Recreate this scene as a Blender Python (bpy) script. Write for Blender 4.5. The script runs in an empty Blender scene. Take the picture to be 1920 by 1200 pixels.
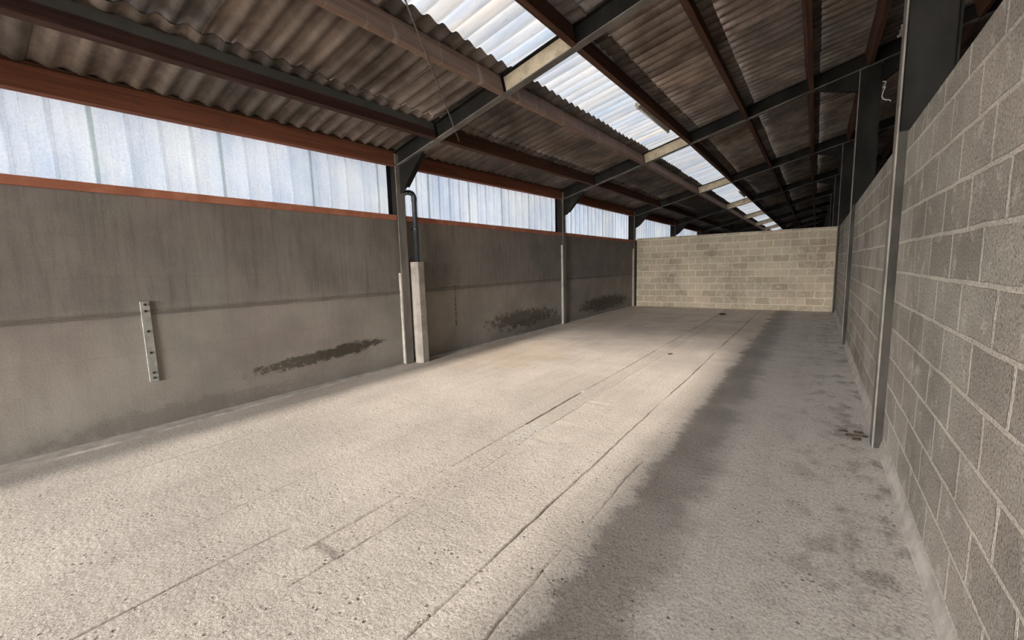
import bpy, bmesh, math, random
from mathutils import Vector, Matrix, noise

C = bpy.context.scene.collection
S = bpy.context.scene
R = random.Random(7)

# ------------------------------------------------------------------ camera, sky, sun, exposure
W = 6.40                                   # clear width between the two long walls
F_PX, YAW, PITCH, ROLL = 795.1, 0.6208, 0.1232, -0.0272
cd = bpy.data.cameras.new('camera')
cam = bpy.data.objects.new('camera', cd)
C.objects.link(cam)
_cy, _sy = math.cos(YAW), math.sin(YAW)
_fw = Vector((-_sy * math.cos(PITCH), _cy * math.cos(PITCH), -math.sin(PITCH)))
_r = Vector((_cy, _sy, 0.0))
_u = _r.cross(_fw)
_r2 = _r * math.cos(ROLL) + _u * math.sin(ROLL)
_u2 = _u * math.cos(ROLL) - _r * math.sin(ROLL)
cam.matrix_world = Matrix(((_r2.x, _u2.x, -_fw.x, 5.853), (_r2.y, _u2.y, -_fw.y, 0.0),
                           (_r2.z, _u2.z, -_fw.z, 1.654), (0, 0, 0, 1)))
cd.sensor_width = 36.0
cd.lens = F_PX / 1920.0 * 36.0
cd.clip_start = 0.02
cd.clip_end = 300
S.camera = cam

world = bpy.data.worlds.new('overcast_sky')
S.world = world
world.use_nodes = True
wb = world.node_tree.nodes['Background']
_wt = world.node_tree                        # hazy sky: brightest low on the sun's side and overhead, duller away from it
_tc = _wt.nodes.new('ShaderNodeTexCoord')
_sp = _wt.nodes.new('ShaderNodeSeparateXYZ')
_wt.links.new(_tc.outputs['Generated'], _sp.inputs[0])
_mr = _wt.nodes.new('ShaderNodeMapRange')
_wt.links.new(_sp.outputs[1], _mr.inputs[0])
_mr.inputs[1].default_value = -1.0
_mr.inputs[2].default_value = 1.0
_cr = _wt.nodes.new('ShaderNodeValToRGB')
_wt.links.new(_mr.outputs[0], _cr.inputs[0])
_cr.color_ramp.elements[0].color = (1.0, 0.97, 0.93, 1)
_cr.color_ramp.elements[1].color = (0.28, 0.30, 0.34, 1)
_wt.links.new(_cr.outputs[0], wb.inputs[0])
wb.inputs[1].default_value = 118.0

SUN_ELEV = math.atan(3.45 / (8.9 + 12.9))              # low sun straight through the open gable door behind the camera
sd = bpy.data.lights.new('low_sun', 'SUN')
sd.energy = 11.0
sd.angle = math.radians(1.6)
sd.color = (1.0, 0.90, 0.80)
sun = bpy.data.objects.new('low_sun', sd)
C.objects.link(sun)
_d = Vector((0.0, math.cos(SUN_ELEV), -math.sin(SUN_ELEV)))
sun.rotation_euler = _d.to_track_quat('-Z', 'Y').to_euler()
sun.location = (2.6, -10, 5)

vs = S.view_settings
vs.view_transform = 'Standard'
vs.look = 'None'
vs.exposure = 0.50
vs.gamma = 1.0
vs.use_curve_mapping = False
S.cycles.max_bounces = 10
S.cycles.diffuse_bounces = 6
S.cycles.transmission_bounces = 8
S.cycles.sample_clamp_indirect = 6.0

# ------------------------------------------------------------------ node helpers
class NT:
    def __init__(s, name):
        s.m = bpy.data.materials.new(name)
        s.m.use_nodes = True
        s.t = s.m.node_tree
        s.bsdf = s.t.nodes['Principled BSDF']
        s.out = s.t.nodes['Material Output']
        s.tc = s.t.nodes.new('ShaderNodeTexCoord')
        s.obj = s.tc.outputs['Object']
    def link(s, a, b):
        s.t.links.new(a, b)
    def _in(s, sock, v):
        if v is None: return
        if isinstance(v, bpy.types.NodeSocket): s.link(v, sock)
        else:
            if sock.type == 'RGBA' and len(v) == 3: v = (*v, 1)
            sock.default_value = v
    def mapping(s, vec=None, scale=(1, 1, 1), loc=(0, 0, 0), rot=(0, 0, 0)):
        n = s.t.nodes.new('ShaderNodeMapping')
        s._in(n.inputs['Vector'], vec or s.obj)
        n.inputs['Scale'].default_value = scale
        n.inputs['Location'].default_value = loc
        n.inputs['Rotation'].default_value = rot
        return n.outputs[0]
    def noise(s, scale, vec=None, detail=4, rough=0.55, dist=0.0, color=False):
        n = s.t.nodes.new('ShaderNodeTexNoise')
        s._in(n.inputs['Vector'], vec or s.obj)
        n.inputs['Scale'].default_value = scale
        n.inputs['Detail'].default_value = detail
        n.inputs['Roughness'].default_value = rough
        n.inputs['Distortion'].default_value = dist
        return n.outputs['Color' if color else 0]
    def voronoi(s, scale, vec=None, feature='F1'):
        n = s.t.nodes.new('ShaderNodeTexVoronoi')
        n.feature = feature
        s._in(n.inputs['Vector'], vec or s.obj)
        n.inputs['Scale'].default_value = scale
        return n.outputs['Distance']
    def ramp(s, fac, stops):
        n = s.t.nodes.new('ShaderNodeValToRGB')
        s._in(n.inputs[0], fac)
        e = n.color_ramp.elements
        while len(e) < len(stops): e.new(0.5)
        for i, (p, c) in enumerate(stops):
            e[i].position = p
            if isinstance(c, (int, float)): c = (c, c, c)
            e[i].color = (*c, 1)
        return n.outputs[0]
    def mix(s, fac, a, b, mode='MIX'):
        n = s.t.nodes.new('ShaderNodeMix')
        n.data_type = 'RGBA'
        n.blend_type = mode
        s._in(n.inputs[0], fac)
        s._in(n.inputs[6], a)
        s._in(n.inputs[7], b)
        return n.outputs[2]
    def math(s, op, a, b=None, c=None, clamp=False):
        n = s.t.nodes.new('ShaderNodeMath')
        n.operation = op
        n.use_clamp = clamp
        for i, v in enumerate((a, b, c)):
            if v is not None: s._in(n.inputs[i], v)
        return n.outputs[0]
    def sep(s, vec=None):
        n = s.t.nodes.new('ShaderNodeSeparateXYZ')
        s._in(n.inputs[0], vec or s.obj)
        return n.outputs
    def comb(s, x, y, z):
        n = s.t.nodes.new('ShaderNodeCombineXYZ')
        for i, v in enumerate((x, y, z)): s._in(n.inputs[i], v)
        return n.outputs[0]
    def smooth(s, v, a, b):
        n = s.t.nodes.new('ShaderNodeMapRange')
        n.interpolation_type = 'SMOOTHSTEP'
        s._in(n.inputs[0], v)
        n.inputs[1].default_value = a
        n.inputs[2].default_value = b
        return n.outputs[0]
    def bump(s, h, strength=0.4, dist=0.01, normal=None):
        n = s.t.nodes.new('ShaderNodeBump')
        n.inputs['Strength'].default_value = strength
        n.inputs['Distance'].default_value = dist
        s._in(n.inputs['Height'], h)
        if normal is not None: s.link(normal, n.inputs['Normal'])
        return n.outputs[0]
    def attr(s, name):
        n = s.t.nodes.new('ShaderNodeAttribute')
        n.attribute_name = name
        return n.outputs['Fac'], n.outputs['Color']
    def finish(s, col, rough=0.9, normal=None, metal=0.0, spec=0.25):
        s._in(s.bsdf.inputs['Base Color'], col)
        s._in(s.bsdf.inputs['Roughness'], rough)
        s.bsdf.inputs['Metallic'].default_value = metal
        s.bsdf.inputs['Specular IOR Level'].default_value = spec
        if normal is not None: s.link(normal, s.bsdf.inputs['Normal'])
        return s.m

# ------------------------------------------------------------------ materials
def m_blocks(name, axis, x0, z0, warm=1.0, gain=1.0):
    """hollow concrete blocks, 48 x 24 cm pitch, smeared pale mortar"""
    n = NT(name)
    sx, sy, sz = n.sep()[:3]
    u = sx if axis == 'X' else sy
    wob = n.noise(3.5, detail=3)
    wob2 = n.noise(2.9, n.mapping(loc=(7, 3, 5)), detail=3)
    uu = n.math('ADD', u, n.math('MULTIPLY', n.math('SUBTRACT', wob, 0.5), 0.05 if axis == 'Y' else 0.13))
    vv = n.math('ADD', sz, n.math('MULTIPLY', n.math('SUBTRACT', wob2, 0.5), 0.022 if axis == 'Y' else 0.035))
    vec = n.comb(n.math('SUBTRACT', uu, x0), n.math('SUBTRACT', vv, z0), 0.0)
    b = n.t.nodes.new('ShaderNodeTexBrick')
    n.link(vec, b.inputs['Vector'])
    b.inputs['Scale'].default_value = 1.0
    b.inputs['Brick Width'].default_value = 0.478
    b.inputs['Row Height'].default_value = 0.237
    b.inputs['Mortar Size'].default_value = 0.015
    b.inputs['Mortar Smooth'].default_value = 0.35
    b.inputs['Bias'].default_value = 0.0
    b.offset = 0.5
    b.inputs['Color1'].default_value = (0.275, 0.252, 0.222, 1)
    b.inputs['Color2'].default_value = (0.370, 0.342, 0.305, 1)
    b.inputs['Mortar'].default_value = (0.50, 0.465, 0.415, 1)
    fac = b.outputs['Fac']
    big = n.noise(0.9, detail=5)
    tint = n.mix(n.smooth(big, 0.35, 0.65), (0.985, 1.0, 0.96), (1.04, 0.985, 0.95))
    col = n.mix(0.8, b.outputs['Color'], tint, 'MULTIPLY')
    med = n.noise(7.0, n.mapping(loc=(2, 9, 1)), detail=6, rough=0.62)
    col = n.mix(1.0, col, (gain * warm, gain, gain / warm / warm), 'MULTIPLY')
    lowf = n.noise(0.75, n.mapping(loc=(1, 6, 2), scale=(1, 1, 1.3)), detail=5, rough=0.6)
    col = n.mix(1.0, col, n.ramp(lowf, [(0.34, 0.72), (0.50, 1.0), (0.66, 1.18)]), 'MULTIPLY')
    smear = n.smooth(med, 0.54 if axis == 'Y' else 0.50, 0.70 if axis == 'Y' else 0.62)
    col = n.mix(n.math('MULTIPLY', smear, 0.6 if axis == 'Y' else 0.45), col, (0.46, 0.43, 0.385) if axis == 'Y' else (0.40, 0.36, 0.30))
    grain = n.noise(75.0, detail=3, rough=0.7)
    col = n.mix(0.85, col, n.ramp(grain, [(0.33, 0.50), (0.5, 1.0), (0.68, 1.38)]), 'MULTIPLY')
    pores = n.voronoi(62.0)
    pit = n.ramp(pores, [(0.12, 0.0), (0.32, 1.0)])
    pitmask = n.math('MAXIMUM', pit, n.smooth(n.noise(9.0, detail=3), 0.40, 0.62))
    col = n.mix(0.7, col, n.mix(pitmask, (0.35, 0.33, 0.30), (1, 1, 1)), 'MULTIPLY')
    h = n.math('ADD', n.math('MULTIPLY', fac, 0.9), n.math('MULTIPLY', grain, 0.7))
    h = n.math('ADD', h, n.math('MULTIPLY', pitmask, 0.3))
    # thin dark shrinkage line that follows the underside of the joints here and there
    return n.finish(col, 0.95, n.bump(h, 0.65, 0.010), spec=0.1)

def m_left_wall():
    n = NT('cast_concrete_panel')
    sx, sy, sz = n.sep()[:3]
    base = n.noise(1.1, detail=6, rough=0.6)
    col = n.mix(n.smooth(base, 0.30, 0.70), (0.180, 0.165, 0.148), (0.252, 0.231, 0.208))
    streak = n.noise(1.0, n.mapping(scale=(3, 15.0, 1.1)), detail=7, rough=0.72)
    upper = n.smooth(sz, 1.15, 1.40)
    stf = n.math('MULTIPLY', n.math('ADD', n.math('MULTIPLY', upper, 0.40), 0.20), 1.0)
    col = n.mix(stf, col, n.ramp(streak, [(0.34, 0.62), (0.52, 1.0), (0.7, 1.12)]), 'MULTIPLY')
    tint = n.noise(0.6, n.mapping(loc=(4, 4, 4)), detail=3)
    col = n.mix(0.9, col, n.mix(n.smooth(tint, 0.38, 0.62), (0.985, 1.0, 0.98), (1.03, 0.985, 0.985)), 'MULTIPLY')
    # lower panel a touch paler than the upper one
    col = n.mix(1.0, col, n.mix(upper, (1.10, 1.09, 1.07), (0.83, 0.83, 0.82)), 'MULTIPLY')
    # faint board lines cast in the concrete
    for z0 in (1.66, 2.08, 0.86):
        wz = n.math('ADD', sz, n.math('MULTIPLY', n.math('SUBTRACT', n.noise(0.7), 0.5), 0.05))
        ln = n.math('SUBTRACT', 1.0, n.math('DIVIDE', n.math('ABSOLUTE', n.math('SUBTRACT', wz, z0)), 0.010), clamp=True)
        col = n.mix(n.math('MULTIPLY', ln, 0.16), col, (0.10, 0.09, 0.08))
    # dirt gathered at the bed joint and along the floor
    rag = n.noise(5.0, detail=6, rough=0.7)
    jd = n.math('SUBTRACT', 1.0, n.math('DIVIDE', n.math('ABSOLUTE', n.math('SUBTRACT', sz, 1.275)), n.math('MULTIPLY', rag, 0.10)), clamp=True)
    col = n.mix(n.math('MULTIPLY', jd, 0.55), col, (0.10, 0.09, 0.075))
    low = n.math('SUBTRACT', 1.0, n.smooth(n.math('ADD', sz, n.math('MULTIPLY', rag, 0.25)), 0.10, 0.48))
    col = n.mix(n.math('MULTIPLY', low, 0.34), col, (0.13, 0.125, 0.115))
    # damp patches  (centre y, centre z, half width, half height, lean)
    for cy, cz, hw, hh, k, st in ((3.35, 0.44, 1.00, 0.085, 0.055, 0.80), (3.85, 0.47, 0.52, 0.10, 0.05, 0.6),
                                  (8.75, 0.40, 1.45, 0.21, 0.0, 0.72), (9.4, 0.18, 1.3, 0.25, 0.0, 0.45),
                                  (13.8, 0.36, 2.0, 0.24, 0.0, 0.78), (1.7, 0.10, 1.2, 0.13, 0.0, 0.25)):
        dy = n.math('SUBTRACT', sy, cy)
        dz = n.math('SUBTRACT', n.math('SUBTRACT', sz, cz), n.math('MULTIPLY', dy, k))
        e = n.math('ADD', n.math('POWER', n.math('ABSOLUTE', n.math('DIVIDE', dy, hw)), 2.0),
                   n.math('POWER', n.math('ABSOLUTE', n.math('DIVIDE', dz, hh)), 2.0))
        e = n.math('ADD', e, n.math('MULTIPLY', n.math('SUBTRACT', n.noise(5.5, n.mapping(scale=(1, 1, 1.6)), detail=10, rough=0.78), 0.5), 6.5))
        m = n.math('SUBTRACT', 1.0, n.smooth(e, 0.55, 1.25))
        col = n.mix(n.math('MULTIPLY', m, st), col, (0.048, 0.042, 0.030))
    # small chips
    ch = n.voronoi(2.3)
    col = n.mix(n.ramp(ch, [(0.012, 0.7), (0.022, 0.0)]), col, (0.06, 0.055, 0.05))
    fine = n.noise(55.0, detail=4, rough=0.7)
    col = n.mix(0.5, col, n.ramp(fine, [(0.3, 0.74), (0.5, 1.0), (0.7, 1.2)]), 'MULTIPLY')
    h = n.math('ADD', n.math('MULTIPLY', fine, 0.3), n.math('MULTIPLY', base, 1.0))
    return n.finish(col, 0.88, n.bump(h, 0.35, 0.010), spec=0.2)

def m_floor():
    n = NT('worn_concrete_floor')
    sx, sy, sz = n.sep()[:3]
    base = n.noise(0.75, detail=6, rough=0.6)
    col = n.mix(n.smooth(base, 0.32, 0.68), (0.47, 0.425, 0.378), (0.585, 0.530, 0.472))
    # greyer slab on the right of the damp strip
    rgt = n.smooth(n.math('ADD', sx, n.math('MULTIPLY', n.math('SUBTRACT', n.noise(2.0), 0.5), 0.5)), 4.7, 5.2)
    col = n.mix(1.0, col, n.ramp(n.math('DIVIDE', sy, 12.0), [(0.06, (0.76, 0.775, 0.79)), (0.38, (1.12, 1.11, 1.09)), (0.72, (1.13, 1.11, 1.09)), (0.90, (1.32, 1.28, 1.22))]), 'MULTIPLY')  # colour painted darker near, paler far, to offset the light's fall-off
    gcol = n.mix(n.noise(1.4, n.mapping(loc=(5, 1, 0)), detail=4), (0.58, 0.545, 0.505), (0.69, 0.65, 0.605))
    col = n.mix(n.math('MULTIPLY', rgt, 0.85), col, gcol)
    # pale trowelled strip between the two joints
    strip = n.math('MULTIPLY', n.smooth(sx, 3.40, 3.44), n.math('SUBTRACT', 1.0, n.smooth(sx, 3.62, 3.70)))
    col = n.mix(n.math('MULTIPLY', strip, 0.22), col, (0.52, 0.47, 0.41))
    # warm stain
    wx = n.math('DIVIDE', n.math('SUBTRACT', sx, 1.2), 1.1)
    wy = n.math('DIVIDE', n.math('SUBTRACT', sy, 6.7), 1.6)
    we = n.math('ADD', n.math('ADD', n.math('POWER', n.math('ABSOLUTE', wx), 2.0), n.math('POWER', n.math('ABSOLUTE', wy), 2.0)),
                n.math('MULTIPLY', n.math('SUBTRACT', n.noise(1.5, detail=6), 0.5), 2.0))
    col = n.mix(n.math('MULTIPLY', n.math('SUBTRACT', 1.0, n.smooth(we, 0.4, 1.1)), 0.28), col, (0.46, 0.33, 0.21))
    # tyre / sweeping streaks along the length
    st = n.noise(1.0, n.mapping(scale=(6.0, 0.5, 1)), detail=6, rough=0.65)
    col = n.mix(0.35, col, n.ramp(st, [(0.32, 0.76), (0.52, 1.0), (0.72, 1.12)]), 'MULTIPLY')
    st2 = n.noise(1.0, n.mapping(scale=(0.9, 3.2, 1), loc=(3, 1, 0)), detail=7, rough=0.7)
    col = n.mix(n.math('MULTIPLY', n.smooth(sy, 4.0, 9.0), 0.45), col, n.ramp(st2, [(0.35, 0.78), (0.52, 1.0), (0.7, 1.12)]), 'MULTIPLY')
    # damp gutter stain
    rag = n.noise(2.2, n.mapping(scale=(1.0, 1.6, 1)), detail=8, rough=0.72)
    fr = n.smooth(sy, 10.5, 14.0)
    a = n.math('ADD', sx, n.math('MULTIPLY', n.math('SUBTRACT', rag, 0.5), n.math('ADD', 0.55, n.math('MULTIPLY', fr, 0.5))))
    m = n.math('MULTIPLY', n.smooth(a, 4.80, 4.90), n.math('SUBTRACT', 1.0, n.smooth(a, 5.14, 5.42)))
    patchy = n.smooth(n.noise(1.3, n.mapping(loc=(8, 8, 0)), detail=5), 0.30, 0.60)
    m = n.math('MULTIPLY', m, n.math('ADD', 0.72, n.math('MULTIPLY', patchy, 0.28)))
    col = n.mix(n.math('MULTIPLY', m, 0.58), col, (0.125, 0.108, 0.090))
    # pale cement splash beside the damp strip
    ex = n.math('DIVIDE', n.math('SUBTRACT', sx, n.math('ADD', 5.24, n.math('MULTIPLY', n.math('SUBTRACT', sy, 5.25), -0.9))), 0.20)
    ey = n.math('DIVIDE', n.math('SUBTRACT', sy, 5.25), 0.13)
    ee = n.math('ADD', n.math('ADD', n.math('POWER', n.math('ABSOLUTE', ex), 2.0), n.math('POWER', n.math('ABSOLUTE', ey), 2.0)), n.math('MULTIPLY', n.math('SUBTRACT', rag, 0.5), 1.2))
    col = n.mix(n.math('MULTIPLY', n.math('SUBTRACT', 1.0, n.smooth(ee, 0.4, 1.1)), 0.6), col, (0.56, 0.51, 0.46))
    # dirt in the joints (mesh attribute marks where the grooves are)
    gf, _ = n.attr('groove')
    col = n.mix(gf, col, (0.055, 0.047, 0.040))
    pf, _ = n.attr('pale')
    col = n.mix(n.math('MULTIPLY', pf, 0.6), col, (0.55, 0.52, 0.48))
    # blotchy dirt near the right wall
    bl = n.noise(3.2, n.mapping(scale=(1.4, 1.0, 1)), detail=8, rough=0.7)
    nearw = n.smooth(sx, 5.3, 6.35)
    col = n.mix(n.math('MULTIPLY', n.math('MULTIPLY', n.math('SUBTRACT', 1.0, n.smooth(bl, 0.36, 0.52)), nearw), 0.6), col, (0.15, 0.13, 0.115))
    # exposed aggregate: dark specks and pale grains
    gr = n.noise(62.0, n.mapping(scale=(1.0, 0.75, 1)), detail=4, rough=0.72)
    col = n.mix(0.85, col, n.ramp(gr, [(0.32, 0.50), (0.46, 0.98), (0.68, 1.28)]), 'MULTIPLY')
    v = n.voronoi(21.0, n.mapping(scale=(1.0, 0.8, 1.0)))
    vm = n.math('MULTIPLY', n.ramp(v, [(0.11, 1.0), (0.22, 0.0)]), n.smooth(n.noise(4.0, detail=5, rough=0.7), 0.44, 0.62))
    col = n.mix(n.math('MULTIPLY', vm, 0.75), col, (0.13, 0.115, 0.10))
    h = n.math('ADD', n.math('MULTIPLY', gr, 0.7), n.math('MULTIPLY', n.noise(14.0, detail=5, rough=0.65), 1.0))
    h = n.math('SUBTRACT', h, n.math('MULTIPLY', vm, 0.6))
    rough = n.math('SUBTRACT', 0.92, n.math('MULTIPLY', m, 0.25))
    return n.finish(col, rough, n.bump(h, 0.38, 0.008), spec=0.2)

def m_simple(name, c1, c2, scale=4.0, rough=0.85, bump=0.25, stretch=(1, 1, 1), metal=0.0, fine=60.0, spec=0.25, lo=0.35, hi=0.65):
    n = NT(name)
    a = n.noise(scale, n.mapping(scale=stretch), detail=6, rough=0.62)
    f = n.noise(fine, detail=3, rough=0.7)
    col = n.mix(n.smooth(a, lo, hi), c1, c2)
    col = n.mix(0.4, col, n.ramp(f, [(0.3, 0.75), (0.5, 1.0), (0.7, 1.2)]), 'MULTIPLY')
    return n.finish(col, rough, n.bump(n.math('ADD', a, n.math('MULTIPLY', f, 0.4)), bump, 0.006), metal, spec)

def m_roof():
    n = NT('fibre_cement_roofing')
    _, rc = n.attr('sheet_tone')
    base = n.noise(2.2, n.mapping(scale=(1.0, 1.0, 0.3)), detail=7, rough=0.65)
    col = n.mix(n.smooth(base, 0.32, 0.68), (0.095, 0.078, 0.067), (0.205, 0.172, 0.150))
    st = n.noise(1.0, n.mapping(scale=(1.6, 9.0, 0.5)), detail=6, rough=0.65)
    col = n.mix(0.45, col, n.ramp(st, [(0.32, 0.62), (0.5, 1.0), (0.7, 1.22)]), 'MULTIPLY')
    col = n.mix(1.0, col, rc, 'MULTIPLY')
    fine = n.noise(40.0, detail=4, rough=0.7)
    col = n.mix(0.5, col, n.ramp(fine, [(0.3, 0.75), (0.5, 1.0), (0.7, 1.2)]), 'MULTIPLY')
    return n.finish(col, 0.95, n.bump(fine, 0.3, 0.006), spec=0.1)

def m_sheeting(name, vertical, through=0.0150):
    """milky fibreglass: lets daylight through, scattered"""
    n = NT(name)
    _, rc = n.attr('sheet_tone')
    if vertical:
        cl = n.noise(1.3, n.mapping(scale=(1, 1.2, 0.7)), detail=7, rough=0.68)
        col = n.mix(n.smooth(cl, 0.30, 0.70), (0.58, 0.66, 0.77), (0.80, 0.84, 0.87))
        st = n.noise(1.0, n.mapping(scale=(1, 28.0, 1.2)), detail=4)
        col = n.mix(0.35, col, n.ramp(st, [(0.3, 0.86), (0.5, 1.0), (0.7, 1.12)]), 'MULTIPLY')
        fr = n.noise(42.0, detail=6, rough=0.75)
        col = n.mix(0.55, col, n.ramp(fr, [(0.34, 0.72), (0.5, 1.0), (0.66, 1.16)]), 'MULTIPLY')
    else:
        cl = n.noise(1.1, n.mapping(scale=(0.8, 5.0, 1)), detail=6, rough=0.62)
        col = n.mix(n.smooth(cl, 0.30, 0.70), (0.54, 0.60, 0.70), (0.82, 0.81, 0.79))
        sp = n.noise(13.0, n.mapping(scale=(1.0, 2.2, 1)), detail=8, rough=0.8)
        col = n.mix(n.ramp(sp, [(0.60, 0.0), (0.68, 0.75)]), col, (0.22, 0.21, 0.19))
        al = n.noise(3.0, n.mapping(scale=(0.7, 3, 1)), detail=6, rough=0.7)
        col = n.mix(n.ramp(al, [(0.58, 0.0), (0.72, 0.45)]), col, (0.58, 0.50, 0.40))
    col = n.mix(1.0, col, rc, 'MULTIPLY')
    tr = n.t.nodes.new('ShaderNodeBsdfTranslucent')
    df = n.t.nodes.new('ShaderNodeBsdfDiffuse')
    n.link(n.mix(1.0, col, (through, through, through), 'MULTIPLY'), tr.inputs[0]); n.link(col, df.inputs[0])
    mx = n.t.nodes.new('ShaderNodeMixShader')
    mx.inputs[0].default_value = SHEET_DIFFUSE
    n.link(tr.outputs[0], mx.inputs[1]); n.link(df.outputs[0], mx.inputs[2])
    n.link(mx.outputs[0], n.out.inputs['Surface'])
    n.t.nodes.remove(n.bsdf)
    return n.m
SHEET_DIFFUSE = 0.40

def m_timber(name, c1, c2, streaks=0.0, grey=False):
    n = NT(name)
    g = n.noise(1.0, n.mapping(scale=(22, 0.8, 22)), detail=6, rough=0.65, dist=0.4)
    col = n.mix(n.smooth(g, 0.3, 0.7), c1, c2)
    b = n.noise(2.4, detail=6, rough=0.7)
    col = n.mix(n.ramp(b, [(0.60, 0.0), (0.74, 0.6)]), col, (0.05, 0.03, 0.022))
    if grey:                                   # upper half of the board toned grey
        sx, sy, sz = n.sep()[:3]
        hh = n.math('SUBTRACT', n.math('SUBTRACT', sz, n.math('MULTIPLY', sx, 0.2422)), n.math('ADD', 3.311, n.math('MULTIPLY', sy, 0.0134)))
        hh = n.math('ADD', hh, n.math('MULTIPLY', n.math('SUBTRACT', n.noise(5.0, detail=5), 0.5), 0.03))
        fr = n.noise(1.0, n.mapping(scale=(14, 5, 3)), detail=5)
        col = n.mix(n.smooth(hh, 0.125, 0.150), col, n.mix(fr, (0.060, 0.062, 0.058), (0.115, 0.115, 0.105)))
    if streaks:
        d = n.noise(1.0, n.mapping(scale=(2, 7.0, 1.0)), detail=3, dist=0.5)
        col = n.mix(n.ramp(d, [(0.60, 0.0), (0.70, streaks)]), col, (0.36, 0.29, 0.24))
    return n.finish(col, 0.8, n.bump(g, 0.25, 0.004), spec=0.25)

M = {}
M['blocks_right'] = m_blocks('block_masonry_side', 'Y', 4.20 - 0.478 * 30, 1.77 - 0.237 * 9, 0.995, 0.90)
M['blocks_back'] = m_blocks('block_masonry_end', 'X', 2.76 - 0.478 * 8, 1.84 - 0.237 * 8, 1.075, 0.86)
M['left_wall'] = m_left_wall()
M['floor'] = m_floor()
M['roof'] = m_roof()
M['skylight'] = m_sheeting('milky_roof_sheet', False, 0.0190)
M['clerestory'] = m_sheeting('milky_wall_sheet', True)
M['gable_fill_sheet'] = m_sheeting('added_gable_fill_sheet', True, 1.2)
M['timber'] = m_timber('red_brown_timber', (0.048, 0.021, 0.013), (0.105, 0.047, 0.028))
M['timber_grey_top'] = m_timber('red_brown_timber_with_grey_upper_half', (0.030, 0.014, 0.011), (0.065, 0.030, 0.022), grey=True)
M['timber_dusty'] = m_timber('dusty_brown_timber', (0.150, 0.096, 0.072), (0.235, 0.160, 0.124), streaks=0.6)
M['timber_orange'] = m_timber('orange_brown_timber', (0.130, 0.045, 0.024), (0.225, 0.082, 0.044))
M['steel'] = m_simple('grey_painted_steel', (0.008, 0.0074, 0.0065), (0.018, 0.0165, 0.0145), 2.5, 0.85, 0.15, (1, 1, 0.4), spec=0.12)
M['steel_dusty_lit'] = m_simple('dusty_lit_steel_flange', (0.11, 0.101, 0.088), (0.18, 0.165, 0.143), 3.0, 0.75, 0.15)  # dusty flange, with the light it catches painted in
M['steel_skylit'] = m_simple('painted_skylit_web', (0.33, 0.27, 0.19), (0.50, 0.42, 0.30), 5.0, 0.85, 0.25)  # pale tone stands for skylight falling on the web
M['column_face'] = m_simple('mortar_splashed_flange', (0.120, 0.110, 0.096), (0.195, 0.178, 0.156), 3.0, 0.85, 0.2, (1, 1, 0.35))
M['rail'] = m_simple('orange_primer_steel', (0.29, 0.108, 0.062), (0.42, 0.170, 0.102), 3.0, 0.7, 0.15)
M['mortar'] = m_simple('pale_mortar', (0.23, 0.212, 0.188), (0.33, 0.305, 0.27), 6.0, 0.95, 0.5)
M['mortar_pale'] = m_simple('pale_cement_kerb', (0.33, 0.305, 0.275), (0.46, 0.425, 0.385), 6.0, 0.95, 0.5)
M['zinc'] = m_simple('galvanised_strip', (0.25, 0.25, 0.225), (0.37, 0.365, 0.33), 7.0, 0.55, 0.2, metal=0.25)
M['dull_strip'] = m_simple('dull_strip', (0.15, 0.14, 0.12), (0.21, 0.19, 0.165), 7.0, 0.85, 0.2)
M['dark'] = m_simple('rusty_bolt', (0.018, 0.015, 0.013), (0.04, 0.03, 0.025), 20, 0.7, 0.2)
M['pvc'] = m_simple('dark_grey_plastic_pipe', (0.020, 0.023, 0.026), (0.032, 0.036, 0.040), 5.0, 0.45, 0.05)
M['casing'] = m_simple('pale_concrete_casing', (0.20, 0.178, 0.155), (0.285, 0.255, 0.222), 5.0, 0.9, 0.3)
M['render'] = m_simple('plain_render', (0.20, 0.185, 0.165), (0.30, 0.275, 0.245), 2.0, 0.9, 0.2)
M['lamp_body'] = m_simple('dusty_white_enamel', (0.30, 0.27, 0.23), (0.42, 0.38, 0.33), 8.0, 0.6, 0.1)
M['glass_tube'] = m_simple('dusty_tube_glass', (0.55, 0.53, 0.49), (0.65, 0.63, 0.59), 8.0, 0.3, 0.0)
M['wire'] = m_simple('dull_wire', (0.09, 0.08, 0.065), (0.16, 0.145, 0.12), 20, 0.6, 0.1)
M['rope'] = m_simple('white_twine', (0.55, 0.53, 0.50), (0.7, 0.68, 0.64), 30, 0.9, 0.3)
M['leaf'] = m_simple('dry_leaf', (0.06, 0.04, 0.03), (0.12, 0.075, 0.05), 20, 0.9, 0.2)
M['packing'] = m_simple('grimy_mortar', (0.020, 0.018, 0.015), (0.040, 0.036, 0.030), 5.0, 0.95, 0.4, (1, 1, 0.4))
M['ground'] = m_simple('yard_gravel', (0.22, 0.20, 0.17), (0.34, 0.31, 0.27), 3.0, 0.95, 0.5)

# ------------------------------------------------------------------ mesh helpers
def obj(name, bm, mat, parent=None, smooth=False):
    me = bpy.data.meshes.new(name)
    bmesh.ops.recalc_face_normals(bm, faces=bm.faces)
    bm.to_mesh(me)
    bm.free()
    if smooth:
        for p in me.polygons: p.use_smooth = True
    for m in (mat if isinstance(mat, (list, tuple)) else [mat]): me.materials.append(m)
    o = bpy.data.objects.new(name, me)
    C.objects.link(o)
    if parent is not None:
        o.parent = parent
        o.location = -Vector(parent.location)      # meshes are written in world coordinates; parents never rotate
    return o

def thing(name, label, cat, loc, group=None):
    o = bpy.data.objects.new(name, None)
    C.objects.link(o)
    o.location = loc
    o.empty_display_size = 0.1
    o['label'] = label; o['category'] = cat
    if group: o['group'] = group
    return o

def tag(o, label, cat, group=None):
    o['label'] = label; o['category'] = cat
    if group: o['group'] = group
    return o

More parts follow.
